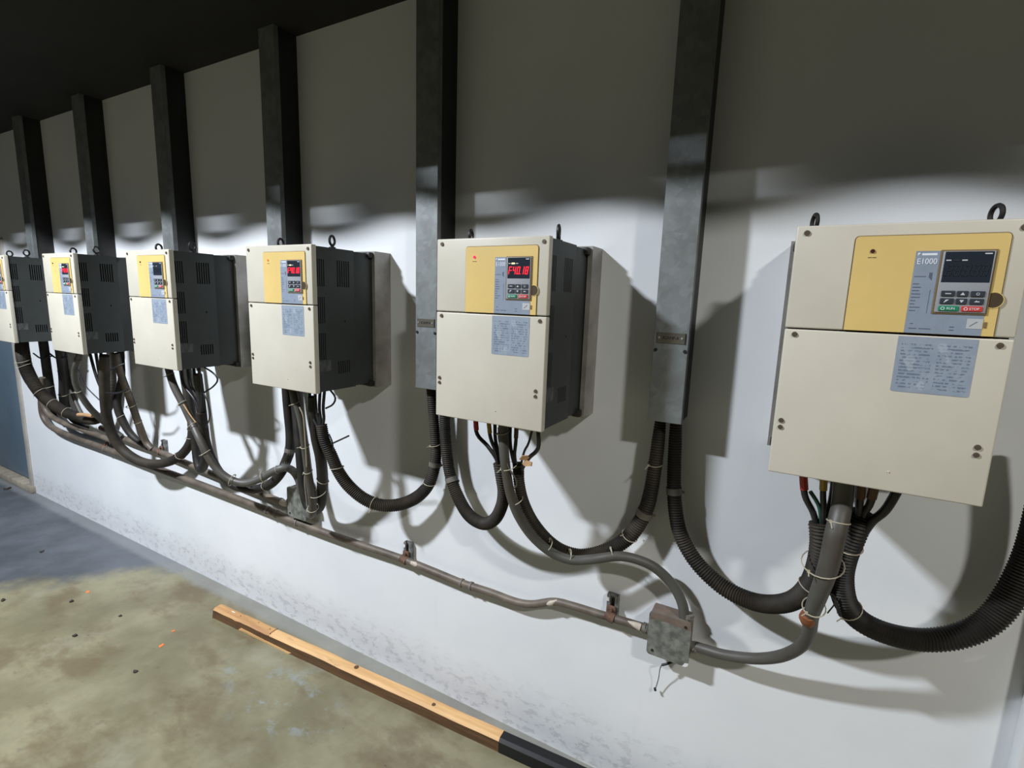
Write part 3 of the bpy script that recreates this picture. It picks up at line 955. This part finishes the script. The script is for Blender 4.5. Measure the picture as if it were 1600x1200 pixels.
wire(o, [(166, 614, -.28), (184, 614, -.27), (200, 608, -.25)], .0045, 'wire')
o, p = hose('smooth_hose', 'dark hose loop under the unlit third cabinet, crossing the wall pipes', 'hose',
            [(291, 560, -.09, 10), (297, 620, -.095, 11), (305, 690, -.10, 12), (309, 722, -.11, 12.5), (315, 733, -.12, 13), (321, 718, -.16, 13), (321, 690, -.20, 13), (318, 660, -.24, 12), (314, 625, -.26, 12), (309, 585, -.28, 12)], M['hose'], group='smooth hoses between ducts and cabinets')
o, p = hose('grey_conduit', 'dusty grey conduit slanting from the second cabinet down to the upper wall pipe', 'conduit',
            [(181, 552, -.20, 10), (188, 582, -.18, 10), (200, 615, -.15, 10), (210, 643, -.12, 10), (219, 668, -.09, 10), (228, 690, -.06, 9.5), (238, 702, -.05, 8.5)], M['rail'])
ring(o, p, .50, grow=1.5); ring(o, p, .37); ring(o, p, .68)
o, p = hose('smooth_hose', 'dark hose slanting under the second cabinet behind the deep U', 'hose',
            [(188, 545, -.06, 9), (190, 590, -.06, 9.5), (183, 630, -.10, 11), (193, 660, -.09, 11), (208, 682, -.07, 10), (232, 699, -.05, 8)], M['hose'], group='smooth hoses between ducts and cabinets')
ring(o, p, .6)
o, p = hose('grey_conduit', 'thin grey conduit hooking left from the second cabinet', 'conduit',
            [vz(128, 553, -.31) + (pxr(at(125, 557, -.31), 8.5),), (121, 564, -.31, 8.5), (117, 578, -.305, 9), (118, 598, -.29, 9), (127, 618, -.26, 9), (140, 637, -.22, 9), (155, 652, -.17, 9), (172, 668, -.10, 8.5), (190, 682, -.06, 8)], M['grey_pvc'])
ring(o, p, .12); ring(o, p, .45)
wire(o, [(122, 578, -.30), (133, 602, -.29), (155, 625, -.26)], .0035, 'wire')
o, p = hose('corrugated_hose', 'thick dark tied hose under the farthest cabinet beside the blue door', 'hose',
            [(34, 532, -.28, 17), (35, 548, -.28, 18), (39, 570, -.27, 18), (49, 593, -.26, 18), (66, 617, -.23, 17), (90, 637, -.20, 16), (117, 650, -.16, 15), (148, 657, -.11, 13), (168, 640, -.07, 12), (176, 600, -.06, 11), (172, 550, -.06, 10)], M['hose_dusty'], (.0085, .11), group=RG)
for f_ in (.10, .13, .27, .36, .45): ring(o, p, f_)
MB().tube([at(122, 648, -.18), at(132, 648, -.165), at(145, 650, -.15)], .012, 8).build('tape_patch', M['card'], o)
for k, (pts, lab) in enumerate([
        ([vz(68, 540, -.15) + (pxr(at(68, 540, -.15), 12),), (70, 552, -.13, 12), (74, 582, -.09, 12), (80, 620, -.07, 12), (88, 648, -.06, 11), (104, 664, -.05, 9)], 'dark hose hanging under the farthest cabinet, left one of two'),
        ([vz(92, 545, -.15) + (pxr(at(92, 545, -.15), 12),), (95, 558, -.13, 12), (99, 590, -.09, 12), (101, 632, -.07, 12), (115, 655, -.06, 10), (135, 669, -.05, 8)], 'dark hose hanging under the farthest cabinet, right one of two')]):
    o, p = hose('smooth_hose', lab, 'hose', pts, M['hose'], group='smooth hoses between ducts and cabinets')
    ring(o, p, .55)
    wire(o, [(pts[1][0] - 18, 552, -.15), (pts[1][0] - 5, 560, -.14), (pts[1][0] + 12, 556, -.12)], .005, 'wire')
o, p = hose('grey_conduit', 'thin grey hose slanting between the two farthest cabinets', 'conduit',
            [(99, 545, -.014, 4), (104, 580, -.014, 4.5), (110, 607, -.014, 5), (120, 632, -.014, 5), (130, 652, -.014, 5)], M['grey_pvc'])
o, p = hose('grey_conduit', 'grey conduit curving out of the farthest cabinet into the middle wall pipe', 'conduit',
            [(66, 590, -.14, 8), (66, 620, -.14, 8), (74, 644, -.13, 8), (95, 659, -.12, 8), (125, 670, -.10, 8), (156, 681, -.08, 8), (180, 691, -.07, 7.5)], M['rail'])

# --- wall-mounted steel conduit runs
o, p = hose('steel_conduit', 'long dusty steel conduit running low along the wall to the right junction box', 'pipe',
            [(64, 600, -.06, 8), (65, 637, -.05, 8.5), (70, 655, -.045, 8.5), (82, 668, -.04, 8.5), (104, 679, -.04, 9), (140, 692, -.04, 9), (175, 705, -.04, 9), (237, 729, -.04, 9.5), (300, 752, -.04, 10), (397, 789, -.04, 10.5), (470, 818, -.04, 10.5), (545, 845, -.04, 11), (620, 870, -.04, 11), (678, 893, -.04, 11.5), (722, 911, -.04, 11.5),
             (767, 926, -.04, 12), (805, 940, -.04, 12), (832, 944, -.04, 12), (865, 940, -.04, 12), (893, 946, -.04, 12), (938, 960, -.04, 12.5), (982, 973, -.04, 13), (1018, 984, -.04, 13)], M['rail'])
PL = p


def near(pth, u, v):
    t = at(u, v, -.04)
    return min(range(len(pth[0])), key=lambda i: (pth[0][i] - t).length) / (len(pth[0]) - 1)


for u, v in ((722, 911), (738, 917), (1006, 981), (418, 797), (432, 803), (466, 816), (166, 701)):
    ring(o, p, near(p, u, v), wide=.010, name='coupling', m='band', r_add=.003)
MB().tube([at(851, 943, -.046), at(861, 942, -.047), at(871, 938, -.046)], [.005, .0128, .004], 10).build('bare_patch', M['rail_pale'], o)
MB().tube([at(979, 970, -.046), at(992, 976, -.047), at(1001, 980, -.046)], [.003, .011, .013], 10).build('bare_patch', M['rail_pale'], o)
MB().tube([at(643, 879, -.046), at(650, 882, -.047), at(657, 885, -.046)], [.010, .012, .004], 10).build('bare_patch', M['rail_pale'], o)
o, p = hose('steel_conduit', 'shorter dusty steel conduit above the long run, ending at the middle junction box', 'pipe',
            [(158, 668, -.045, 8), (196, 686, -.042, 8), (240, 702, -.04, 8.5), (300, 727, -.04, 9), (370, 756, -.04, 9), (412, 773, -.04, 9.5), (448, 787, -.04, 9.5)], M['rail'])
for u, v in ((232, 699), (438, 783)): ring(o, p, near(p, u, v), wide=.012, name='coupling', m='band', r_add=.003)
MB().tube([at(440, 784, -.042), at(444, 786, -.042), at(448, 787, -.042)], .0165, 10).build('bare_patch', M['rail_pale'], o)

# --- junction boxes
for x0, z0, lab in ((2.556, .622, 'square mottled grey junction box on the wall at the lower right, with dangling wire'), (.700, .668, 'mottled grey junction box behind hoses under the slotted cabinet')):
    t = empty('junction_box', (x0, 0, z0))
    tag(t, lab, 'junction box', 'junction boxes on the wall pipes')
    part('box_body', 'jb', M['jbox_rim'], t, lambda: MB().box(0, .131, -.062, 0, 0, .152, .006))
    ld = part('box_lid', 'jl', M['jbox'], t, lambda: MB().prism(rounded(-.003, .134, -.003, .155, .012), -.071, -.060))
    for i, (sx_, sz) in enumerate(((.016, .016), (.116, .138))):
        part('screw', 'js%d' % i, M['plate_text'], ld, screw_at(sx_, -.071, sz, .005))
    for i, (a, b_) in enumerate((((0, -.04, .062), (-.03, -.04, .07)), ((.131, -.045, .062), (.155, -.045, .06)), ((.118, -.043, .15), (.118, -.043, .172)))):
        part('gland', 'jg%d' % i, M['band'], t, lambda: MB().cyl(a, b_, .0165, n=12).cyl(Vector(a).lerp(Vector(b_), .4), Vector(a).lerp(Vector(b_), .6), .0195, n=6))
    if x0 > 2:
        MB().prism([(.116, -.0035), (.126, -.0035), (.1345, .004), (.1345, .012), (.124, .010)], -.0718, -.062).build('paint_smear', M['paint'], t)
        MB().prism([(.0, .128), (.05, .134), (.12, .128), (.1345, .13), (.13, .1553), (.004, .1553)], -.0714, -.064).build('dust_patch', M['jbox_rim'], t)
        q = Vector((x0, 0, z0))
        wire(t, [(at(1051, 1034, -.04) - q,), (at(1043, 1037, -.045) - q,), (at(1034, 1039, -.05) - q,)], .0042, 'wire')
        wire(t, [(at(1034, 1039, -.05) - q,), (at(1031, 1046, -.045) - q,), (at(1029, 1060, -.03) - q,), (at(1024, 1077, -.02) - q,)], .0014, 'wire')
        MB().cyl(at(1024, 1079, -.02) - q, at(1023, 1075, -.02) - q, .0045, n=8).build('wire_end', M['wire'], t)

# --- wall brackets holding the conduits
for u, v, z_off, lab in ((953, 963, .0, 'rusty pipe bracket on the wall left of the right junction box'), (632, 874, .0, 'paint-smeared pipe bracket at the middle of the long conduit'),
                         (250, 706, .0, 'small pipe bracket on the upper conduit under the third cabinet'), (164, 700, .0, 'small pipe bracket at the left end of the long conduit')):
    c = at(u, v, -.04)
    t = empty('pipe_bracket', (c.x, 0, c.z))
    tag(t, lab, 'bracket', 'pipe brackets on the wall')
    st = part('strut_channel', 'strut', M['strut'], t, lambda: MB().box(-.021, -.017, -.022, 0, -.035, .072, .001, 1).box(.017, .021, -.022, 0, -.035, .072, .001, 1).box(-.017, .017, -.004, 0, -.035, .072).box(-.017, -.009, -.022, -.019, -.035, .072).box(.009, .017, -.022, -.019, -.035, .072))
    part('paint_smear', 'smear', M['paint'], st, lambda: MB().box(-.0215, -.012, -.0228, -.016, .045, .060, .001, 1).box(-.0215, -.010, -.0228, -.016, -.0355, -.028, .001, 1).box(.010, .0215, -.0228, -.016, -.0355, -.027, .001, 1))
    part('pipe_saddle', 'saddle', M['rust'], t, lambda: MB().tube([(-.016, -.041, .004), (-.005, -.0413, .0015), (.005, -.0417, -.0015), (.016, -.042, -.004)], .0185, 14).box(-.016, .016, -.034, -.025, .008, .036, .003))
    part('saddle_bolt', 'sbolt', M['rust'], t, lambda: MB().cyl((0, -.034, .026), (0, -.041, .026), .007, n=6).torus((0, -.041, .026), .006, .0018, (0, 1, 0), 12, 5))

# ------------------------------------------------------------------ timber on the floor
ang = math.atan2(.088, 1.774)
t = empty('timber_beam', (.222, -.222, 0))
t.rotation_euler = (0, 0, ang)
tag(t, 'rough pine beam lying on the floor along the wall, its near end painted black', 'timber')


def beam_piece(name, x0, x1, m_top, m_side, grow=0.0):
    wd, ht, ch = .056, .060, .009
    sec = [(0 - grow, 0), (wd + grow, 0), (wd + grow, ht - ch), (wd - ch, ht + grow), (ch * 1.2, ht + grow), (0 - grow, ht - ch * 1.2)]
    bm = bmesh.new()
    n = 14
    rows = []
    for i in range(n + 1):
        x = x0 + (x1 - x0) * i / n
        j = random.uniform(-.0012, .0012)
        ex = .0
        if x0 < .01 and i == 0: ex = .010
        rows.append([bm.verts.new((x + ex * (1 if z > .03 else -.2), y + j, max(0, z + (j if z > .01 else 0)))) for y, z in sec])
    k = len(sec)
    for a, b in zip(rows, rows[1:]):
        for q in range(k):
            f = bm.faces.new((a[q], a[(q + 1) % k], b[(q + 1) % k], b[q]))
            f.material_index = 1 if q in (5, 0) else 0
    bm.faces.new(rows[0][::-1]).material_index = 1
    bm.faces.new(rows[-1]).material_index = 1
    bmesh.ops.recalc_face_normals(bm, faces=bm.faces)
    me = bpy.data.meshes.new(name)
    bm.to_mesh(me)
    bm.free()
    me.materials.append(m_top)
    me.materials.append(m_side)
    return link(name, me, None, t)


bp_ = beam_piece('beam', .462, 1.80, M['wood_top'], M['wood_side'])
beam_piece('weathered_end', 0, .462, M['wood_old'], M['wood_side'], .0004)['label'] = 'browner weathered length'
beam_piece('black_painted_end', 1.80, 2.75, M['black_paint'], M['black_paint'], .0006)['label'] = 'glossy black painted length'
for x, y, r in ((1.02, .034, .011), (1.47, .022, .0085), (.20, .03, .003), (.29, .035, .0035), (.335, .037, .0035), (.43, .03, .003)):
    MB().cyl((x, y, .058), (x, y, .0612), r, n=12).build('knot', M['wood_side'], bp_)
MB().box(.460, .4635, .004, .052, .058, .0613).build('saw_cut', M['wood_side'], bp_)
MB().box(.125, .150, .030, .034, .060, .0625).build('paint_drip', M['paint'], bp_, rot=(0, 0, .0))
MB().prism([(.22, .004), (.60, .0), (.62, .010), (.24, .020)], -.003, .004).build('pale_split', M['wood_top'], bp_)

# ------------------------------------------------------------------ scraps on the floor
def scrap(name, x, y, s, m, label, cat, group, seed, lift=.0):
    rnd = random.Random(seed)
    n = 8
    pts = [(s * rnd.uniform(.55, 1.0) * math.cos(2 * math.pi * i / n), s * rnd.uniform(.35, .8) * math.sin(2 * math.pi * i / n)) for i in range(n)]
    bm = bmesh.new()
    top = [bm.verts.new((a, b, .0015 + lift * rnd.random())) for a, b in pts]
    bot = [bm.verts.new((a, b, 0)) for a, b in pts]
    bm.faces.new(top)
    bm.faces.new(bot[::-1])
    for i in range(n): bm.faces.new((top[i], bot[i], bot[(i + 1) % n], top[(i + 1) % n]))
    bmesh.ops.recalc_face_normals(bm, faces=bm.faces)
    me = bpy.data.meshes.new(name)
    bm.to_mesh(me)
    bm.free()
    o = link(name, me, m, None, (x, y, 0), (0, 0, rnd.uniform(0, 6)))
    tag(o, label, cat, group)


for i, (x, y, s, lab) in enumerate(((-.635, -.461, .017, 'orange flake on the floor, the farthest from the timber end'), (.160, -.394, .013, 'small orange flake nearest the end of the timber'), (.228, -.488, .017, 'orange flake on the floor in front of the timber end'))):
    scrap('paint_flake', x, y, s, M['orange'], lab, 'flake', 'orange flakes on the floor', i)
for i, (x, y, s, lab) in enumerate(((-.214, -.476, .013, 'dark scrap on the floor left of the timber end'), (-.225, -.673, .024, 'long dark scrap low on the left of the floor'), (-1.447, -.40, .024, 'dark scrap on the blue-grey floor near the door'),
                                    (-.932, -.745, .026, 'dark scrap at the left edge of the photo on the floor'), (-.597, -.551, .020, 'brown scrap beside the farthest orange flake'), (.322, -.646, .018, 'dark scrap at the lower left in front of the orange flakes'), (-3.077, -.10, .05, 'crumpled black scrap on the floor before the blue door'))):
    scrap('floor_scrap', x, y, s * .75, M['scrap'], lab, 'scrap', 'dark scraps on the floor', 20 + i, .008)
